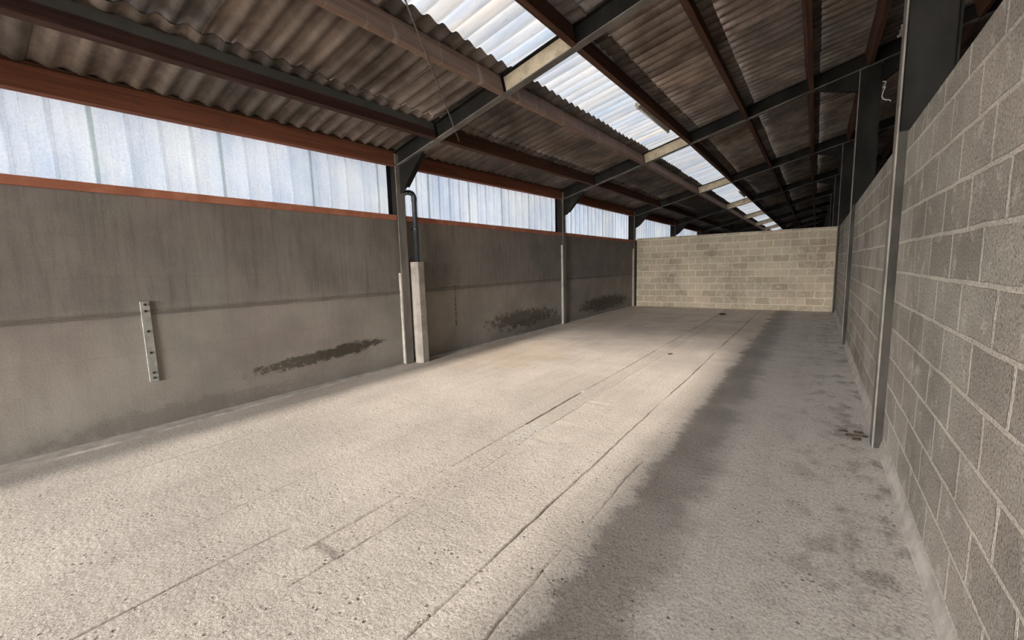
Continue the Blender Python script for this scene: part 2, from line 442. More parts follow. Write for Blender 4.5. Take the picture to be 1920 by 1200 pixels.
def struct(name, bm, mat, smooth=False):
    o = obj(name, bm, mat, None, smooth)
    o['kind'] = 'structure'
    return o

def box(bm, x0, x1, y0, y1, z0, z1, bev=0.0):
    r = bmesh.ops.create_cube(bm, size=1.0)
    vs_ = r['verts']
    for v in vs_:
        v.co = Vector((x0 + (v.co.x + 0.5) * (x1 - x0), y0 + (v.co.y + 0.5) * (y1 - y0), z0 + (v.co.z + 0.5) * (z1 - z0)))
    if bev:
        es = {e for v in vs_ for e in v.link_edges}
        bmesh.ops.bevel(bm, geom=list(es), offset=bev, segments=2, affect='EDGES', profile=0.5)

def hexa(bm, P):
    """eight corners: bottom ring then top ring"""
    v = [bm.verts.new(p) for p in P]
    for f in ((0, 1, 2, 3), (4, 5, 6, 7), (0, 1, 5, 4), (1, 2, 6, 5), (2, 3, 7, 6), (3, 0, 4, 7)):
        bm.faces.new([v[i] for i in f])
    return v

def prism(bm, pts, d):
    """polygon pts swept by vector d"""
    d = Vector(d)
    a = [bm.verts.new(p) for p in pts]
    b = [bm.verts.new(Vector(p) + d) for p in pts]
    bm.faces.new(a); bm.faces.new(b[::-1])
    n = len(a)
    for i in range(n):
        bm.faces.new((a[i], b[i], b[(i + 1) % n], a[(i + 1) % n]))

def cyl(bm, p0, p1, r, seg=16, r2=None):
    p0, p1 = Vector(p0), Vector(p1)
    d = p1 - p0
    m = Matrix.Translation((p0 + p1) / 2) @ d.to_track_quat('Z', 'Y').to_matrix().to_4x4()
    bmesh.ops.create_cone(bm, cap_ends=True, segments=seg, radius1=r, radius2=r if r2 is None else r2, depth=d.length, matrix=m)

def tube(bm, pts, r, seg=10):
    pts = [Vector(p) for p in pts]
    rings = []
    up = Vector((0.13, 0.2, 0.97))
    for i, p in enumerate(pts):
        t = (pts[min(i + 1, len(pts) - 1)] - pts[max(i - 1, 0)]).normalized()
        a = t.cross(up)
        if a.length < 1e-3: a = t.cross(Vector((1, 0, 0)))
        a.normalize()
        b = t.cross(a)
        rings.append([bm.verts.new(p + (a * math.cos(2 * math.pi * k / seg) + b * math.sin(2 * math.pi * k / seg)) * r) for k in range(seg)])
    for i in range(len(rings) - 1):
        for k in range(seg):
            bm.faces.new((rings[i][k], rings[i][(k + 1) % seg], rings[i + 1][(k + 1) % seg], rings[i + 1][k]))
    bm.faces.new(rings[0][::-1]); bm.faces.new(rings[-1])

def nz(x, y, z=0.0):
    return noise.noise(Vector((x, y, z)))

# ------------------------------------------------------------------ the plan
YL = [-12.70, -6.85, -0.95, 4.96, 10.74, 16.50]
YR = [-12.70, -6.90, -1.05, 4.78, 10.35, 16.35]
while len(YL) < 13:
    YL.append(YL[-1] + 5.90); YR.append(YR[-1] + 5.90)
NF = len(YL)
ZOFF = [-0.06, -0.06, -0.06, 0.02, 0.12, 0.12, 0.12, 0.10, 0.10, 0.10, 0.08, 0.06, 0.04]     # the frames are not dead level
Z0, SL = 3.357, 0.2422                                       # rafter underside at the left wall; slope
SN = math.sqrt(1 + SL * SL)
NRM = Vector((-SL, 0, 1)) / SN
TAN = Vector((1, 0, SL)) / SN
DEP = 0.245
XOUT = 9.9
H_L = 2.50
H_B = 2.64
YB = 16.56

def frame_y(k, x):
    return YL[k] + (YR[k] - YL[k]) * x / W

def zoff(y):
    ys = [(a + b) / 2 for a, b in zip(YL, YR)]
    if y <= ys[0]: return ZOFF[0]
    for i in range(NF - 1):
        if y <= ys[i + 1]:
            t = (y - ys[i]) / (ys[i + 1] - ys[i])
            return ZOFF[i] * (1 - t) + ZOFF[i + 1] * t
    return ZOFF[-1]

def under(x, y):
    return Z0 + SL * x + zoff(y)

# ------------------------------------------------------------------ floor
def build_floor():
    bm = bmesh.new()
    gl = bm.verts.layers.float.new('groove')
    pl = bm.verts.layers.float.new('pale')
    joints = [  # x, half width, depth, wobble, dirt, y range
        (1.13, 0.0035, 0.003, 0.010, 0.55, (0.0, 2.6)),
        (1.84, 0.0025, 0.0015, 0.012, 0.20, (0.0, 7.0)),
        (2.55, 0.0030, 0.002, 0.012, 0.30, (0.0, 3.0)),
        (3.13, 0.0050, 0.005, 0.012, 0.75, (0.0, 1.25)),
        (3.425, 0.0080, 0.012, 0.012, 0.50, (1.20, 16.5)),
        (3.665, 0.0060, 0.004, 0.022, 0.45, (1.0, 16.5)),
        (4.425, 0.0060, 0.010, 0.016, 0.95, (0.0, 16.5)),
        (4.735, 0.0060, 0.006, 0.030, 0.45, (0.0, 3.4)),
    ]
    cols = []
    for i, j in enumerate(joints):
        hw = j[1]
        for d in (-0.02, -hw * 1.25, -hw * 0.5, hw * 0.5, hw * 1.25, 0.02): cols.append((j[0] + d, i, d))
    gaps = [-1.0, 0.0, 0.2, 0.5, 0.8, 1.5, 2.2, 2.85, 3.9, 4.15, 5.0, 5.3, 5.6, 5.9, 6.2, 6.5, 8.0, XOUT + 0.3]
    for g in gaps: cols.append((g, -1, 0))
    cols.sort()
    ys = []
    y = -1.1
    ys += [-12.75, -9, -6, -4, -2]
    while y < 17.0:
        ys.append(y); y += 0.03 if y < 5 else (0.06 if y < 9 else 0.15)
    ys += [19, 25, 32, 45, 58.5]
    rows = []
    for y in ys:
        row = []
        for (x, ji, d) in cols:
            z = 0.0; g = 0.0; p = 0.0
            xx = x
            if ji >= 0:
                jx, hw, dp, wob, dirt, (ya, yb) = joints[ji]
                xx = x + wob * (nz(y * 1.3, ji * 7.1) + 0.5 * nz(y * 6.0, ji * 3.3))
                live = 1.0 if ya <= y <= yb else 0.0
                var = max(0.0, min(1.0, 0.65 + 1.3 * nz(y * 1.1, ji * 11.0, 4.0)))
                if ji == 4:
                    if 3.62 < y < 4.95:
                        var = 2.0; xx += d * (0.9 + 0.8 * nz(y * 9, 2.0)) if abs(d) < hw * 1.1 else 0
                    elif y < 3.62: var *= 0.55
                if abs(d) < hw:
                    z -= dp * live * var
                    g = min(1.0, dirt * live * var)
                elif abs(d) < 0.015:
                    g = 0.30 * min(1.0, dirt * live * var)
            # shallow trowelled channel
            if 3.42 < xx < 3.67 and 1.25 < y: z -= 0.004
            # pale filler patches in the channel
            if 3.43 < xx < 3.66 and 3.15 < y < 3.72: p = 0.8
            # raised topping left of the damp strip in the near corner
            z += 0.003 * nz(xx * 0.9, y * 0.5, 2.0)
            v = bm.verts.new((xx, y, z)); v[gl] = g; v[pl] = p
            row.append(v)
        rows.append(row)
    for a, b in zip(rows[:-1], rows[1:]):
        for i in range(len(cols) - 1):
            bm.faces.new((a[i], a[i + 1], b[i + 1], b[i]))
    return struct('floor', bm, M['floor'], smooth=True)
build_floor()
bm = bmesh.new(); box(bm, -25, 30, -60, -12.8, -0.12, -0.02)
struct('ground', bm, M['ground'])

# ------------------------------------------------------------------ left wall: panels between the columns
def wall_profile():
    p = [(0.000, -0.05), (0.002, 0.30), (0.000, 0.85), (0.001, 1.235), (0.003, 1.255), (-0.008, 1.266), (-0.006, 1.276),
         (0.010, 1.284), (0.013, 1.294), (0.004, 1.303), (0.000, 1.32), (0.0, 1.70), (0.001, 2.1), (0.0, H_L)]
    return p
def wall_left_bay(k):
    ya, yb = YL[k] + 0.012, YL[k + 1] - 0.012
    bm = bmesh.new()
    n = max(2, int((yb - ya) / 0.06)) if 1 < k < 5 else 4
    prof = wall_profile()
    rows = []
    for i in range(n + 1):
        y = ya + (yb - ya) * i / n
        row = []
        for (x, z) in prof:
            if 1.2 < z < 1.31:
                z2 = z + 0.006 * nz(y * 2.0, z * 4) - 0.010 * math.sin(y * 0.5)
                x2 = x * (0.75 + 0.9 * nz(y * 3.0, 9.0))
            else:
                z2, x2 = z, x + 0.003 * nz(y * 0.7, z * 0.9)
            row.append(bm.verts.new((x2, y, z2)))
        row.append(bm.verts.new((-0.23, y, H_L)))
        row.append(bm.verts.new((-0.23, y, -0.05)))
        rows.append(row)
    m = len(rows[0])
    for a, b in zip(rows[:-1], rows[1:]):
        for i in range(m):
            bm.faces.new((a[i], a[(i + 1) % m], b[(i + 1) % m], b[i]))
    bm.faces.new(rows[0]); bm.faces.new(rows[-1][::-1])
    struct('wall_left', bm, M['left_wall'])
for k in range(NF - 1): wall_left_bay(k)

# mortar kerb at the foot of the left wall
bm = bmesh.new()
prev = None
y = -0.95
while y < 16.5:
    w = max(0.07, 0.27 - 0.045 * y) * (1 + 0.15 * nz(y * 2.3, 1)) if y < 5 else 0.06 * (1 + 0.3 * nz(y * 2, 3))
    col_break = any(abs(y - c) < 0.11 for c in YL)
    ring = [bm.verts.new((-0.0, y, -0.01)), bm.verts.new((0.004, y, 0.024)), bm.verts.new((w * 0.8, y, 0.014)), bm.verts.new((w, y, -0.01))]
    if prev:
        for i in range(4): bm.faces.new((prev[i], prev[(i + 1) % 4], ring[(i + 1) % 4], ring[i]))
    else: bm.faces.new(ring)
    prev = ring
    y += 0.08
bm.faces.new(prev[::-1])
struct('baseboard_left', bm, M['mortar_pale'])

# ------------------------------------------------------------------ right block wall and back block wall
def block_box(name, x0, x1, y0, y1, z1, mat):
    bm = bmesh.new(); box(bm, x0, x1, y0, y1, -0.05, z1)
    return struct(name, bm, mat)
H_R = 2.64
for k in range(5):
    block_box('wall_right', W, W + 0.20, YR[k] + 0.012, YR[k + 1] - 0.012, H_R, M['blocks_right'])
block_box('wall_back', 0.10, W - 0.03, YB + 0.04, YB + 0.24, H_B, M['blocks_back'])

# mortar fillet at the foot of the right wall, one run per bay
for k in range(2, 5):
    bm = bmesh.new(); prev = None
    y = max(-0.9, YR[k] + 0.09); ye = YR[k + 1] - 0.09
    while y < ye:
        w = 0.045 + 0.018 * nz(y * 2.1, 5.5)
        h = 0.10 + 0.03 * nz(y * 1.7, 8.5)
        ring = [bm.verts.new((W, y, -0.01)), bm.verts.new((W, y, h)), bm.verts.new((W - 0.008, y, h * 0.8)),
                bm.verts.new((W - w * 0.45, y, 0.018)), bm.verts.new((W - w, y, -0.01))]
        if prev:
            for i in range(5): bm.faces.new((prev[i], prev[(i + 1) % 5], ring[(i + 1) % 5], ring[i]))
        else: bm.faces.new(ring)
        prev = ring; y += 0.06
    bm.faces.new(prev[::-1])
    struct('baseboard_right', bm, M['mortar_pale'])

# outer aisle wall beyond the block wall, far gable, near gable with its open doorway
bm = bmesh.new(); box(bm, XOUT, XOUT + 0.2, -12.95, 58.5, -0.05, 6.4); struct('wall_aisle', bm, M['render'])
bm = bmesh.new(); box(bm, -0.4, XOUT + 0.2, 58.3, 58.5, -0.05, 6.4); struct('wall_end', bm, M['render'])
DOOR = (0.64, 4.70, 3.45)
yg0, yg1 = -12.95, -12.82
bm = bmesh.new()
box(bm, -0.4, DOOR[0], yg0, yg1, -0.05, DOOR[2])
box(bm, DOOR[1], DOOR[1] + 0.12, yg0, yg1, -0.05, DOOR[2])
box(bm, -0.4, XOUT, yg0, yg1, DOOR[2], DOOR[2] + 0.10)
box(bm, W + 0.2, XOUT, yg0, yg1, -0.05, DOOR[2])
struct('wall_front', bm, M['render'])
pd = bpy.data.lights.new('doorway_portal', 'AREA')      # sampling guide only, gives off no light of its own
pd.shape = 'RECTANGLE'; pd.size = W + 0.6; pd.size_y = 5.0
pd.cycles.is_portal = True
po = bpy.data.objects.new('doorway_portal', pd); C.objects.link(po)
po.location = (W / 2, -13.0, 2.48); po.rotation_euler = (math.radians(90), 0, 0)
def gable_fill_sheet(num, pts):  # added unseen fill sheets, not real windows: let extra daylight in
    bm = bmesh.new()
    lay = bm.verts.layers.float_color.new('sheet_tone')
    prism(bm, [(x, -12.88, z) for x, z in pts], (0, 0.004, 0))
    for v in bm.verts: v[lay] = (1, 1, 1, 1)
    struct('window_%d' % num, bm, M['gable_fill_sheet'])
def gtop(x): return Z0 + SL * x + ZOFF[0] + 0.20
gable_fill_sheet(30, [(-0.3, gtop(-0.3)), (W + 0.1, gtop(W + 0.1)), (W + 0.1, DOOR[2] + 0.1), (-0.3, DOOR[2] + 0.1)])
gable_fill_sheet(31, [(DOOR[1] + 0.12, -0.02), (W + 0.2, -0.02), (W + 0.2, DOOR[2]), (DOOR[1] + 0.12, DOOR[2])])
bm = bmesh.new()
prism(bm, [(x, yg0, z) for x, z in [(W + 0.1, gtop(W + 0.1)), (XOUT, gtop(XOUT)), (XOUT, DOOR[2] + 0.1), (W + 0.1, DOOR[2] + 0.1)]], (0, yg1 - yg0, 0))
struct('wall_front', bm, M['render'])

# ------------------------------------------------------------------ steel rail on top of the left wall (one length per bay)
for k in range(NF - 1):
    ya, yb = YL[k] + 0.10, YL[k + 1] - 0.10
    bm = bmesh.new()
    L = [(-0.185, H_L), (0.045, H_L), (0.045, H_L + 0.085), (0.038, H_L + 0.085), (0.038, H_L + 0.008), (-0.185, H_L + 0.008)]
    prism(bm, [(x, ya, z) for x, z in L], (0, yb - ya, 0))
    struct('trim_%d' % (k + 1), bm, M['rail'])

# ------------------------------------------------------------------ translucent ribbed sheeting over the left wall, one window band per bay
def clerestory(k, num):
    ya, yb = YL[k], YL[k + 1]
    z0, z1 = H_L + 0.005, Z0 + 0.17 + min(ZOFF[k], ZOFF[k + 1])
    bm = bmesh.new()
    lay = bm.verts.layers.float_color.new('sheet_tone')
    pitch = 0.29
    prof = []
    y = ya - ((ya - 0.62) % pitch)
    n = 0
    pts = []
    while y < yb + pitch:
        for d, x in ((0.0, 0.0), (0.012, 0.022), (0.038, 0.022), (0.050, 0.0), (0.13, 0.0), (0.137, 0.006), (0.155, 0.006), (0.162, 0.0)):
            pts.append((y + d, x, n))
        y += pitch; n += 1
    pts = [p for p in pts if ya < p[0] < yb]
    pts = [(ya, 0.0, pts[0][2])] + [p for p in pts if p[0] < yb - 0.10] + [(yb - 0.09, 0.0, pts[-1][2]), (yb, 0.0, pts[-1][2])]
    prev = None
    sheet_n = 4
    for (yy, x, i) in pts:
        seam = (i % sheet_n == 0) and x > 0.01
        s_id = (i // sheet_n)
        R2 = random.Random(k * 31 + s_id)
        t = 0.90 + 0.20 * R2.random()
        warm = R2.random()
        tone = (t * (0.96 + 0.06 * warm), t * (0.98 + 0.03 * warm), t * (1.04 - 0.05 * warm), 1)
        if seam: tone = (t * 0.66, t * 0.72, t * 0.70, 1)
        ring = []
        for j in range(4):
            z = z0 + (z1 - z0) * j / 3
            v = bm.verts.new((-0.215 + x, yy, z)); v[lay] = tone; ring.append(v)
        if prev:
            for j in range(3): bm.faces.new((prev[j], ring[j], ring[j + 1], prev[j + 1]))
        prev = ring
    o = struct('window_%d' % num, bm, M['clerestory'])
    return o
for k in range(NF - 1): clerestory(k, k + 1)
for k in range(NF - 1):                    # added unseen board, blocks daylight leaking in behind the eaves timber
    ya, yb = YL[k], YL[k + 1]
    bm = bmesh.new()
    za, zb = Z0 + ZOFF[k], Z0 + ZOFF[k + 1]
    hexa(bm, [(-0.23, ya, za + 0.10), (-0.012, ya, za + 0.10), (-0.012, yb, zb + 0.10), (-0.23, yb, zb + 0.10),
              (-0.23, ya, za + 0.29), (-0.012, ya, za + 0.29), (-0.012, yb, zb + 0.29), (-0.23, yb, zb + 0.29)])
    struct('trim_%d' % (k + 30), bm, M['timber'])

# ------------------------------------------------------------------ roof covering
PITCH_Y = 0.213
AMP = 0.027
YEND = 58.4
def roof_row(xa, xb, mat, name, y0=-13.1, y1=YEND, seed=0, is_sky=False, mul=1.0, drop=0.0):
    bm = bmesh.new()
    lay = bm.verts.layers.float_color.new('sheet_tone')
    sheet_w = PITCH_Y * 5
    y = y0
    i = 0
    nx = 3
    while y < y1 - 0.02:
        RR = random.Random(seed * 997 + int(round((y + 50) / sheet_w)))
        ye = min(y + sheet_w + (0.0 if is_sky else PITCH_Y * 0.35), y1)
        dz = 0.004 if is_sky else 0.002 + 0.005 * (i % 2) + 0.002 * RR.random()
        ja = RR.uniform(-0.018, 0.018)
        t = RR.uniform(0.72, 1.15)
        w_ = RR.uniform(-0.06, 0.06)
        tone = (t * (1 + w_), t, t * (1 - w_), 1)
        if is_sky:
            t = RR.uniform(0.92, 1.06); tone = (t, t, t, 1)
        near = y < 18
        step = PITCH_Y / (10 if near else 6)
        m = max(1, int(round((ye - y) / step)))
        prev = None
        for q in range(m + 1):
            yy = y + (ye - y) * q / m
            wave = AMP * math.cos(2 * math.pi * yy / PITCH_Y)
            ring = []
            for s in range(nx + 1):
                f = s / nx
                x = xa + (xb - xa) * f + (ja if s == nx else 0)
                base = Vector((x, yy, under(x, yy)))
                h = DEP + 0.028 + wave - drop + dz + 0.022 * (1 - f)
                p = base + NRM * (h)
                v = bm.verts.new(p)
                wv = wave / AMP                  # corrugation shading painted into the tone, troughs darker
                wi = int(math.floor(yy / PITCH_Y + 0.5))
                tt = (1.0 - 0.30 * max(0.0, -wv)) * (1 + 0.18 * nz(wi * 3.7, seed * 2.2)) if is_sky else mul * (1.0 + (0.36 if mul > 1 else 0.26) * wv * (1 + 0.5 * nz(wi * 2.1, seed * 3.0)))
                hz = 0.14 * nz(wi * 5.3, seed * 1.3, 6.0) if is_sky else 0.0
                v[lay] = (tone[0] * tt * (1 + hz), tone[1] * tt, tone[2] * tt * (1 - hz), 1)
                ring.append(v)
            if prev:
                for s in range(nx): bm.faces.new((prev[s], ring[s], ring[s + 1], prev[s + 1]))
            prev = ring
        y += sheet_w
        i += 1
    o = struct(name, bm, mat, smooth=True)
    if not is_sky:
        md = o.modifiers.new('thickness', 'SOLIDIFY'); md.thickness = 0.006; md.offset = 0.0
    return o
roof_row(-0.34, 1.17, M['roof'], 'ceiling', seed=1)
roof_row(1.02, 2.53, M['roof'], 'ceiling', seed=2)
roof_row(3.44, 4.72, M['roof'], 'ceiling', seed=4, mul=1.6)  # rows right of the skylight painted brighter to lift the dim roof
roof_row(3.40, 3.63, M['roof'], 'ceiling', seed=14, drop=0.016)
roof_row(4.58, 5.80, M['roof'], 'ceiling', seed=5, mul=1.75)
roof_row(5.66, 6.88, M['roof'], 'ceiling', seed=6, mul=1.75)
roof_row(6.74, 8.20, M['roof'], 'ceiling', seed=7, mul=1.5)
roof_row(8.06, XOUT + 0.25, M['roof'], 'ceiling', seed=8)
for k in range(NF - 1):
    ya = -13.1 if k == 0 else frame_y(k, 2.9)
    yb = frame_y(k + 1, 2.9)
    ya = round(ya / PITCH_Y) * PITCH_Y; yb = round(yb / PITCH_Y) * PITCH_Y
    roof_row(2.38, 3.52, M['skylight'], 'window_%d' % (NF + k), ya, yb, seed=30 + k, is_sky=True)

# ------------------------------------------------------------------ purlins: one timber per bay
ORD = ['first', 'second', 'third', 'fourth', 'fifth', 'sixth', 'seventh']
PUR = [  # x of the left lower edge, width, material, line description, category phrase
    (-0.005, 0.07, 'timber_orange', 'orange-brown eaves timber above the milky wall sheets'),
    (0.985, 0.075, 'timber', 'dark red-brown roof timber between eaves and skylight'),
    (2.300, 0.075, 'timber_dusty', 'dusty brown timber along the left edge of the skylight'),
    (3.385, 0.075, 'timber', 'dark timber along the right edge of the skylight'),
    (4.505, 0.075, 'timber', 'dark roof timber next right of the skylight'),
    (5.590, 0.075, 'timber', 'dark roof timber midway between skylight and block wall'),
    (6.440, 0.075, 'timber', 'dark roof timber by the tops of the right columns'),
    (7.75, 0.075, 'timber', 'dark roof timber above the aisle behind the block wall'),
]
def bay_words(k):
    return ['far behind the camera', 'behind the camera', 'nearest bay', 'second bay', 'third bay',
            'just past the end wall', 'second bay past end wall', 'third bay past end wall', 'fourth bay past end wall', 'fifth bay past end wall', 'sixth bay past end wall', 'farthest bay'][k]
for pi, (px, pw, mat, desc) in enumerate(PUR):
    for k in range(1, NF - 1):
        ya = frame_y(k, px) + 0.066
        yb = frame_y(k + 1, px) - 0.066
        if pi == 6 and k > 0: ya += 0.03; 
        if pi == 6: yb -= 0.03
        za, zb = under(px, ya), under(px, yb)
        bm = bmesh.new()
        ring = []
        for (y, z) in ((ya, za), (yb, zb)):
            o_ = Vector((px, y, z))
            ring.append([o_, o_ + TAN * pw, o_ + TAN * pw + NRM * DEP, o_ + NRM * DEP])
        hexa(bm, [ring[0][0], ring[0][1], ring[1][1], ring[1][0], ring[0][3], ring[0][2], ring[1][2], ring[1][3]])
        bmesh.ops.bevel(bm, geom=bm.edges[:], offset=0.004, segments=1, affect='EDGES')
        o = obj('roof_purlin', bm, M['timber_grey_top' if (pi == 1 and k == 2) else mat])
        words = bay_words(k)
        tag(o, '%s, %s' % (desc, words), 'roof beam', 'timber roof purlins')

# ------------------------------------------------------------------ steel frames
FW = 0.12; TW = 0.009; TF = 0.012
def rafter(k):
    name = ['at the gable', 'well before the camera', 'before the camera', 'nearest', 'second', 'third, over the end wall', 'fourth, past the end wall', 'fifth, past the end wall',
            'sixth, past the end wall', 'seventh, past the end wall', 'eighth, past the end wall', 'ninth, past the end wall', 'farthest'][k]
    xa, xb = 0.062, XOUT - 0.02
    ya, yb = frame_y(k, xa), frame_y(k, xb)
    r = thing('steel_rafter', 'grey steel roof rafter under the corrugated roof, %s frame' % name, 'roof beam', (0, ya, Z0), 'steel roof rafters')
    zo = ZOFF[k]
    def pt(x, dy, h):
        y = ya + (yb - ya) * (x - xa) / (xb - xa) + dy
        b = Vector((x, y, Z0 + SL * x + zo)) + NRM * h
        return b
    def bar(h0, h1, w, x0=xa, x1=xb):
        bm = bmesh.new()
        hexa(bm, [pt(x0, -w / 2, h0), pt(x1, -w / 2, h0), pt(x1, w / 2, h0), pt(x0, w / 2, h0),
                  pt(x0, -w / 2, h1), pt(x1, -w / 2, h1), pt(x1, w / 2, h1), pt(x0, w / 2, h1)])
        return bm
    obj('web', bar(TF, DEP - TF, TW), M['steel'], r)
    # the stretch of web that crosses under the skylight has the skylight's glow painted on
    o = obj('web', bar(TF + 0.002, DEP - TF - 0.002, TW + 0.004, 2.38, 3.38), M['steel_skylit'], r)
    o['label'] = 'stretch of web painted pale as lit by the skylight'
    obj('flange', bar(0, TF, FW), M['steel_dusty_lit'], r)
    obj('flange', bar(DEP - TF, DEP, FW), M['steel'], r)
    # haunches: left column on its right; right column on both sides
    for (xc, dr, ln, dp) in ((0.062, 1, 0.62, 0.42), (6.328, -1, 0.66, 0.36), (6.655, 1, 0.66, 0.36)):
        x0, x1 = xc, xc + dr * ln
        zt0 = Z0 + SL * x0 + zo - 0.001
        zt1 = Z0 + SL * x1 + zo - 0.001
        yy = ya + (yb - ya) * (x0 - xa) / (xb - xa)
        bm = bmesh.new()
        zl = zt0 - dp
        if dr > 0 and xc < 1: pts = [(x0, zt0), (x1, zt1), (x1 - 0.02, zt1 - 0.05), (x0 + 0.17, zl + 0.06), (x0 + 0.10, zl), (x0, zl - 0.02)]
        else: pts = [(x0, zt0), (x1, zt1), (x1 - 0.02 * dr, zt1 - 0.03), (x0, zl)]
        prism(bm, [(x, yy - TW / 2, z) for x, z in pts], (0, TW, 0))
        # cut flange along the lower edge
        (x2, z2), (x3, z3) = (pts[2], pts[3])
        hexa(bm, [(x2, yy - 0.05, z2), (x3, yy - 0.05, z3), (x3, yy + 0.05, z3), (x2, yy + 0.05, z2),
                  (x2, yy - 0.05, z2 + 0.012), (x3, yy - 0.05, z3 + 0.012), (x3, yy + 0.05, z3 + 0.012), (x2, yy + 0.05, z2 + 0.012)])
        obj('haunch', bm, M['steel'], r)
for k in range(2, NF): rafter(k)

def column(k, side):
    yc = YL[k] if side == 'L' else YR[k]
    if side == 'L': x0, x1, fw = -0.182, 0.060, 0.17      # x1 is the room-side flange
    else: x0, x1, fw = 6.330, 6.650, 0.16
    xi, xo = (x1, x0) if side == 'L' else (x0, x1)
    xc = (x0 + x1) / 2
    ztop = Z0 + SL * xc + ZOFF[k] + DEP * 0.9
    where = {0: 'beside the doorway', 1: 'behind the camera', 2: 'beside the camera', 3: 'nearest in view', 4: 'second in view', 5: 'standing at the end wall corner',
             6: 'first past the end wall', 7: 'second past the end wall', 8: 'third past the end wall', 9: 'fourth past the end wall', 10: 'fifth past the end wall', 11: 'sixth past the end wall', 12: 'at the far gable'}[k]
    look = 'grey steel column in the left concrete wall, carrying a haunched rafter' if side == 'L' else 'tall dark steel column in the right block wall'
    r = thing('steel_column', '%s, %s' % (look, where), 'column', (xc, yc, 0), 'steel columns of the %s wall' % ('left' if side == 'L' else 'right'))
    def fl(xa, xb, zt=None):
        bm = bmesh.new(); box(bm, min(xa, xb), max(xa, xb), yc - fw / 2, yc + fw / 2, -0.02, zt or ztop, 0.002); return bm
    s = 1 if side == 'L' else -1
    zr = Z0 + SL * xi + ZOFF[k] - 0.003
    obj('web', (lambda b: (box(b, x0 + 0.014, x1 - 0.014, yc - 0.005, yc + 0.005, -0.02, zr + 0.1), b)[1])(bmesh.new()), M['steel'], r)
    face = M['column_face'] if side == 'L' else M['steel_dusty_lit']
    bm = fl(xi, xi - s * 0.014, zr if side == 'R' else ztop)
    obj('flange', bm, face, r)
    obj('flange', fl(xo, xo + s * 0.014, zr if side == 'R' else None), M['steel'], r)
    if side == 'R' and k in (3, 4, 5):
        bm = bmesh.new(); box(bm, x0 + 0.014, W + 0.02, yc - 0.068, yc - 0.004, -0.02, H_R + 0.01, 0.003)
        o = obj('mortar_joint', bm, M['packing'], r)
        o['label'] = 'grimy mortar packed behind the flange'
    if side == 'L' and k in (3, 4, 5):
        # pale mortar run up the near edge of the column
        bm = bmesh.new(); prev = None; z = 0.0
        top = {3: 1.62, 4: 2.3, 5: 2.3}[k]
        while z < top:
            w = 0.013 + 0.008 * nz(z * 3, k * 5.0)
            ring = [bm.verts.new((0.002, yc - fw / 2 - w, z)), bm.verts.new((0.045, yc - fw / 2 - w * 0.4, z)), bm.verts.new((0.045, yc - fw / 2 + 0.001, z)), bm.verts.new((0.002, yc - fw / 2 + 0.001, z))]
            if prev:
                for i in range(4): bm.faces.new((prev[i], prev[(i + 1) % 4], ring[(i + 1) % 4], ring[i]))
            else: bm.faces.new(ring)
            prev = ring; z += 0.07
        bm.faces.new(prev[::-1])
        o = obj('mortar_joint', bm, M['mortar'], r)
        o['label'] = 'pale mortar edge'
    return r
for k in range(2, NF):
    column(k, 'L'); column(k, 'R')

# ------------------------------------------------------------------ rainwater pipe and its casing, right of the nearest left column
yc = YL[3]
px_, py_ = 0.10, yc + 0.25
g = thing('drain_pipe', 'dark grey rainwater pipe with elbow, beside nearest left column', 'pipe', (px_, py_, 1.8))
bm = bmesh.new()
pts = [(px_, py_, 1.797), (px_, py_, 2.90)]
for a in range(1, 8):
    t = math.radians(90 * a / 7)
    pts.append((px_ - 0.0, py_ - 0.075 * (1 - math.cos(t)), 2.90 + 0.075 * math.sin(t)))
pts += [(px_, py_ - 0.13, 2.975)]
tube(bm, pts, 0.043, 16)
obj('pipe', bm, M['pvc'], g, True)
bm = bmesh.new(); tube(bm, [(px_, py_ - 0.10, 2.975), (px_, py_ - 0.15, 2.975), (px_ - 0.06, py_ - 0.165, 2.955), (px_ - 0.20, py_ - 0.165, 2.93)], 0.040, 14)
obj('spigot', bm, M['pvc'], g, True)
bm = bmesh.new(); cyl(bm, (px_, py_, 2.84), (px_, py_, 2.92), 0.049, 18)
obj('collar', bm, M['pvc'], g)
for z in (2.35,):
    bm = bmesh.new(); cyl(bm, (px_, py_, z), (px_, py_, z + 0.03), 0.047, 18); box(bm, 0.0, px_ - 0.04, py_ - 0.012, py_ + 0.012, z, z + 0.03)
    obj('bracket', bm, M['pvc'], g)
bm = bmesh.new()
# half-octagon casing, broken at the foot
cas = [(0.0, -0.115), (0.13, -0.115), (0.185, -0.065), (0.185, 0.065), (0.13, 0.125), (0.0, 0.125)]
for sgn in (0,):
    v0 = []
    levels = [0.0, 0.03, 0.5, 1.0, 1.5, 1.80]
    for li, z in enumerate(levels):
        ring = []
        for ci, (x, dy) in enumerate(cas):
            jx = 0.012 * nz(ci * 3.1, z * 9) if li < 1 else 0
            ring.append(bm.verts.new((max(0.0, x + jx) + 0.001 + (0.02 * (1 - z / 1.8) if x > 0 else 0), py_ + dy, z - 0.005)))
        v0.append(ring)
    for a, b in zip(v0[:-1], v0[1:]):
        for i in range(6): bm.faces.new((a[i], a[(i + 1) % 6], b[(i + 1) % 6], b[i]))
    bm.faces.new(v0[0]); bm.faces.new(v0[-1][::-1])
tag(obj('pipe_casing', bm, M['casing']), 'pale waist-high concrete casing round the foot of the rainwater pipe', 'casing')

